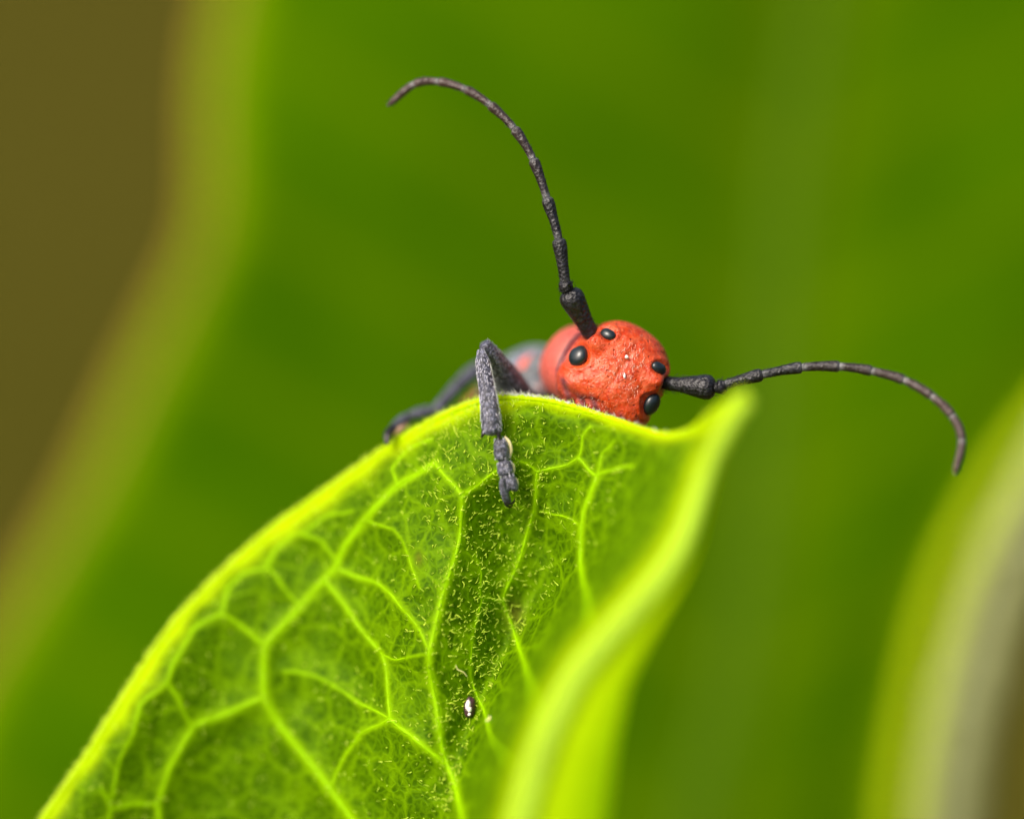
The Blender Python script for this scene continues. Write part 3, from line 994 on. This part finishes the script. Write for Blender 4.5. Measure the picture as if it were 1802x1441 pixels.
# antennae
def antenna(joints, widths, depths, label):
    ant = None
    J = np.array(joints, float)
    dense = catmull(np.column_stack([J, depths]), (len(J) - 1) * 24 + 1)
    segs = []
    for i in range(len(J) - 1):
        c = dense[i * 24:(i + 1) * 24 + 1]
        w0, w1, w2 = widths[i]
        u = np.linspace(0, 1, len(c))
        if i == 0:
            r_ = np.interp(u, [0, .1, .3, .55, .74, .86, .94, 1], [w0 * .8, w0, w0 * 1.02, w1, w2, w2 * .97, w2 * .8, w2 * .5]) / 2
        elif i == 1:
            r_ = np.interp(u, [0, .3, .8, 1], [w0 * .8, w1, w2, w2 * .7]) / 2
        elif i == len(J) - 2:
            r_ = np.interp(u, [0, .1, .5, .85, 1], [w0 * .85, w0, w1, w2, w2 * .3]) / 2
        else:
            r_ = np.interp(u, [0, .06, .5, .78, .90, .96, 1], [w0 * .85, w0 * .95, w1, w2 * .97, w2, w2 * .92, w2 * .66]) / 2
        if i < len(J) - 2:
            u2 = np.concatenate([u, [1.02]])
        v_, f_ = tube(P(c[:, 0], c[:, 1], c[:, 2]), r_ * K * 1.13, 14)
        ring = np.repeat(np.where(i > 1, np.exp(-((u - 0.02) / 0.10) ** 2) * 0.5 + np.exp(-((u - 1) / 0.05) ** 2) * 0.35, 0), 14)
        ring = np.concatenate([ring, [ring[0], ring[-1]]]) * np.clip((i - 1) / 3.0, 0.0, 1)
        tip = np.full(len(v_), np.clip((i - 3) / 5.0, 0, 1))
        if i == 0:
            ant = mesh_obj('antenna', v_, f_, M_ANT, beetle, attrs={'ring': ring * 0, 'tip': tip * 0}, label=label)
        else:
            mesh_obj('antenna_segment', v_, f_, M_ANT, ant, attrs={'ring': ring, 'tip': tip})
    # short bristles
    nb = 600
    k = (rng.random(nb) ** 1.7 * (len(dense) - 2)).astype(int)
    pt = P(dense[k, 0], dense[k, 1], dense[k, 2])
    tn = P(dense[k + 1, 0], dense[k + 1, 1], dense[k + 1, 2]) - pt
    tn /= np.linalg.norm(tn, axis=1)[:, None]
    rad_ = np.interp(k / 24.0, np.arange(len(widths)) + 0.6, [x[1] for x in widths]) / 2 * K
    o_ = np.cross(tn, rng.normal(size=(nb, 3)))
    o_ /= np.linalg.norm(o_, axis=1)[:, None]
    v_, f_ = hairs(pt + o_ * rad_[:, None] * 0.92, o_ * 0.6 + tn * 0.9, rng.uniform(0.05, 0.13, nb), 0.005, rng.normal(0, .15, nb), 2)
    mesh_obj('bristle', v_, f_, M_BRISTLE, ant, kind='stuff')
    return ant
antenna([(1043, 594), (1000, 512), (995, 497), (983, 421), (962.5, 349), (938, 281), (905, 227), (862, 185), (819, 158), (772, 144.5), (729, 149), (682, 187)],
        [(27, 35, 40), (23, 24, 22), (17, 18, 23), (14, 15, 20), (13, 14, 18), (12.5, 13.5, 17), (12, 13, 16), (12, 13, 15), (12, 13, 15), (12, 13, 14), (12, 12.5, 10)],
        [0.55, 0.1, 0.05, 0.0, 0.05, 0.15, 0.3, 0.5, 0.7, 0.9, 1.05, 1.2], 'long black antenna rising and curling over')
antenna([(1166, 674), (1258, 682), (1276.5, 676.5), (1342, 659), (1412, 646.5), (1478, 645), (1534.5, 653), (1591, 669), (1639.5, 697), (1675, 731), (1692.5, 774), (1680, 835)],
        [(23, 33, 40), (20, 22, 20), (15, 17, 21), (14, 15, 19), (14, 15, 18), (13, 14, 17), (13, 14, 16), (12.5, 14, 15), (12.5, 14, 15), (13, 14, 14), (13, 13, 10)],
        [0.55, 0.15, 0.1, 0.0, -0.15, -0.35, -0.55, -0.8, -1.0, -1.2, -1.35, -1.5], 'long dark antenna reaching out and curling downward')

# fine bristles on the face
nb = 420
fx, fy = rng.normal(0, 42, nb), rng.normal(0, 42, nb)
ok = (np.abs(fx / HA) ** HE + np.abs(fy / HB) ** HE) < 0.8
for ex, ey, er in ((-74, -8, 25), (79, -9, 25), (-53, 51, 18), (55, 51, 18)):
    ok &= np.hypot(fx - ex, fy - ey) > er
fx, fy = fx[ok], fy[ok]
fz = np.array([on_head(a, b) for a, b in zip(fx, fy)])
rt = HC + (fx[:, None] * hr + fy[:, None] * hu + fz[:, None] * hf) * K
dirs = hf * 0.5 + (rng.normal(0, .5, (len(fx), 1)) * hr) - 0.8 * hu
v, f = hairs(rt - hf * 0.01, dirs, rng.uniform(0.05, 0.12, len(fx)), 0.0045, rng.normal(0, .2, len(fx)), 2)
mesh_obj('bristle', v, f, M_HEADHAIR, body, kind='stuff')

# ---- legs
def limb(pts, widths, n=40, sides=16):
    c = catmull(np.array(pts, float), n)
    w_ = np.interp(np.linspace(0, 1, n), np.linspace(0, 1, len(widths)), widths) / 2 * K
    return tube(P(c[:, 0], c[:, 1], c[:, 2]), w_, sides)
def leg_hair(pts, width, parent, n, length=(0.05, 0.11), mat=None):
    c = catmull(np.array(pts, float), 60)
    k = rng.integers(0, 58, n)
    p_ = P(c[k, 0], c[k, 1], c[k, 2])
    tn = P(c[k + 1, 0], c[k + 1, 1], c[k + 1, 2]) - p_
    tn /= np.linalg.norm(tn, axis=1)[:, None]
    o_ = np.cross(tn, rng.normal(size=(n, 3)))
    o_ /= np.linalg.norm(o_, axis=1)[:, None]
    w_ = np.interp(k / 58.0, np.linspace(0, 1, len(width)), width) / 2 * K
    v_, f_ = hairs(p_ + o_ * w_[:, None] * 0.95, o_ * 0.35 + tn, rng.uniform(*length, n), 0.0075, rng.normal(0, .15, n), 2)
    mesh_obj('bristle', v_, f_, mat or M_GHAIR, parent, kind='stuff')
M_GHAIR = make_plain('grey_bristle', (0.55, 0.55, 0.64), 0.4)
# foreleg hooked over the rim
TIB = [(846, 616, 0.16), (852, 655, 0.0), (860, 705, -0.22), (866, 762, -0.38)]
TIBW = [13, 25, 27, 28, 31, 34, 33]
v, f = limb(TIB, TIBW)
fore = mesh_obj('foreleg', v, f, M_LEG, beetle, label='grey foreleg hooked over the leaf rim')
FEM = [(951, 735, 2.3), (918, 705, 1.75), (885, 655, 0.95), (866, 624, 0.50), (853, 606, 0.30)]
v, f = limb(FEM, [44, 58, 54, 38, 28, 22], 50, 20)
mesh_obj('femur', v, f, M_LEG, fore)
leg_hair(TIB, TIBW, fore, 500)
tk = rng.uniform(0.22, 0.93, 260)
tc = catmull(np.array(TIB, float), 100)
kk = (tk * 98).astype(int)
tw = np.interp(tk, np.linspace(0, 1, len(TIBW)), TIBW) / 2
sd = V(1, 0.1, 0)
pt_ = P(tc[kk, 0], tc[kk, 1], tc[kk, 2]) + sd * (tw * K * 0.93)[:, None] + F_ * rng.normal(0, 0.05, 260)[:, None]
v, f = hairs(pt_, sd * 0.45 + V(0.05, -1, 0) + rng.normal(0, .15, (260, 3)), rng.uniform(0.06, 0.13, 260), 0.008, rng.normal(0, .2, 260), 3)
mesh_obj('bristle', v, f, M_WHAIR, fore, kind='stuff', label='white bristles along the shin')
leg_hair(FEM[1:], [50, 46, 30, 18], fore, 420)
def knob(cx, cy, d, a, b, rot, th, name, mat, parent, dent=0.0):
    ca, sa = math.cos(rot), math.sin(rot)
    t1, t2 = V(ca, -sa, 0), V(sa, ca, 0)          # rot clockwise; t2 towards 'up'
    def shp(q):
        s = (np.abs(q[:, 0]) ** 3.4 + np.abs(q[:, 1]) ** 3.4 + np.abs(q[:, 2]) ** 3.0) ** (-1 / 3.2)
        return s * (1 - dent * np.exp(-((q[:, 0]) / 0.3) ** 2) * sstep(-0.2, -1, q[:, 1])) * (1 - 0.20 * q[:, 1])
    v_, f_ = ball(P(cx, cy, d), (t1 * a * K, t2 * b * K, V(0, 0, th * K)), 36, 24, shp)
    return mesh_obj(name, v_, f_, mat, parent)
knob(881, 788, -0.36, 12.5, 19.5, -0.14, 13, 'tarsus_segment', M_LEG, fore)
knob(888, 821, -0.36, 13.5, 14, -0.18, 12, 'tarsus_segment', M_LEG, fore)
knob(896, 848, -0.36, 14, 17, -0.2, 11, 'tarsus_segment', M_LEG, fore, 0.25)
v, f = limb([(884, 842, -0.52), (885, 858, -0.50), (890, 874, -0.42), (894, 884, -0.30)], [9, 13, 14, 15, 12], 20, 12)
mesh_obj('tarsus_segment', v, f, M_LEG, fore)
for q in ([(892, 880, -0.40), (897, 886, -0.40), (903, 884, -0.32), (907, 876, -0.24)], [(889, 880, -0.38), (892, 889, -0.36), (898, 892, -0.26), (902, 888, -0.18)]):
    v, f = limb(q, [8, 6, 4, 2], 14, 8)
    mesh_obj('claw', v, f, M_CLAW, fore)
for q in ([(888, 768, -0.34), (896, 778, -0.33), (899, 792, -0.30), (897, 806, -0.28)], [(898, 812, -0.30), (903, 820, -0.28), (903, 829, -0.26), (900, 833, -0.26)],
          [(902, 836, -0.32), (909, 846, -0.30), (909, 856, -0.28), (902, 864, -0.26)]):
    v, f = limb(q, [3, 6, 7, 7, 4], 20, 10)
    mesh_obj('foot_pad', v, f, M_PAD, fore, label='cream coloured sole fringe')
for pts_, w_ in (([(880, 768, -0.36), (884, 806, -0.36)], [22, 25]), ([(886, 810, -0.36), (896, 856, -0.36)], [25, 24])):
    leg_hair(pts_ if len(pts_) > 2 else [pts_[0], tuple((np.array(pts_[0]) + pts_[1]) / 2), pts_[1]], w_, fore, 120)
for q in ([(852, 756, -0.40), (850, 764, -0.42), (847, 770, -0.42)], [(876, 760, -0.46), (878, 768, -0.47), (878, 774, -0.46)]):
    v, f = limb(q, [10, 7, 3], 12, 8)
    mesh_obj('spur', v, f, M_CLAW, fore)
# middle leg, out of focus
MT = [(905, 668, 4.2), (850, 648, 3.7), (805, 680, 3.2), (768, 722, 2.7)]
v, f = limb(MT, [26, 30, 27, 22, 22])
mid = mesh_obj('middle_leg', v, f, M_LEG, beetle, label='blurred grey middle leg resting on the leaf rim')
v, f = limb([(770, 722, 2.7), (745, 726, 2.55), (722, 731, 2.4)], [14, 21, 22, 16], 24, 14)
mesh_obj('tarsus_segment', v, f, M_LEG, mid)
v, f = limb([(724, 731, 2.4), (706, 742, 2.1), (690, 754, 1.8)], [14, 22, 20, 14], 24, 14)
mesh_obj('tarsus_segment', v, f, M_LEG, mid)
v, f = limb([(692, 752, 1.8), (683, 765, 1.6), (681, 782, 1.45)], [14, 17, 15, 7], 24, 14)
mesh_obj('tarsus_segment', v, f, M_CLAW, mid)
v, f = limb([(722, 742, 2.3), (706, 751, 2.0), (692, 765, 1.7)], [5, 13, 13, 6], 24, 12)
mesh_obj('foot_pad', v, f, M_PINKPAD, mid, label='pinkish sole of the middle foot')

# ------------------------------------------------------------------ tiny things lying on the leaf and on the head
def egg(name, px, py, a, b, rot, mat, label, cat, lift=6, spot=None):
    n = surf_n(px, py)
    t2 = V(math.sin(rot), math.cos(rot), 0)
    t2 = t2 - n * t2.dot(n)
    t2 /= np.linalg.norm(t2)
    t1 = np.cross(t2, n)
    cen = P(px, py, surf(px, py)) + n * lift * K
    r_ = root(name, label, cat, cen)
    def lump(q):
        return 1 + 0.06 * np.sin(q[:, 0] * 5 + 1) * np.cos(q[:, 1] * 4) - 0.1 * q[:, 1]
    v_, f_ = ball(cen, (t1 * a * K, t2 * b * K, n * a * 0.8 * K), 32, 22, lump)
    mesh_obj('shell', v_, f_, mat, r_)
    if spot:
        for sx, sy, sa, sb in spot:
            zz = math.sqrt(max(0.05, 1 - sx * sx - sy * sy))
            c_ = cen + (t1 * a * sx + t2 * b * sy + n * a * 0.8 * zz) * K
            v_, f_ = ball(c_, (t1 * sa * K, t2 * sb * K, n * 3 * K), 18, 12, lump)
            mesh_obj('white_patch', v_, f_, M_SPECK, r_)
    return r_
egg('tiny_seed', 826, 1242, 10, 19, 0.12, M_EGG, 'tiny dark brown oval seed with white patches lying on the leaf', 'seed', 6, [(-0.45, 0.1, 4.5, 9), (-0.1, -0.3, 4, 5), (0.0, -0.75, 3, 3)])
def fleck(pts_, w_, label):
    c = np.array(pts_, float)
    dd = np.array([surf(*q) for q in c]) - 0.05
    p3 = np.column_stack([c, dd])
    v_, f_ = limb(p3, w_, 16, 8)
    o = mesh_obj('plant_fibre', v_, f_, M_CREAM)
    o['label'] = label
    o['category'] = 'fibre'
fleck([(802, 1170), (806, 1178), (815, 1182), (822, 1190)], [1.5, 2.4, 2.2, 1.5], 'thin cream fibre on the leaf just above the tiny seed')
fleck([(862, 1260), (861, 1265), (856, 1268)], [3, 5, 4], 'short cream crescent fibre on the leaf below the tiny seed')
def grain(px, py, a, b, label):
    x_, y_ = (P(px, py, 0.0) - HC) @ hr / K, (P(px, py, 0.0) - HC) @ hu / K
    c_ = hp(x_, y_, on_head(x_, y_) + 1.5)
    v_, f_ = ball(c_, (V(a * K, 0, 0), V(0, b * K, 0), V(0, 0, a * K)), 16, 10, lambda q: 1 + 0.12 * np.sin(q[:, 0] * 4 + q[:, 1] * 3))
    o = mesh_obj('pollen_grain', v_, f_, M_SPECK)
    o['label'] = label
    o['category'] = 'grain'
grain(1103, 628, 3.4, 3.4, 'round white grain on the beetle\'s forehead')
grain(1099, 661, 2.0, 5.0, 'narrow white sliver on the middle of the beetle\'s face')
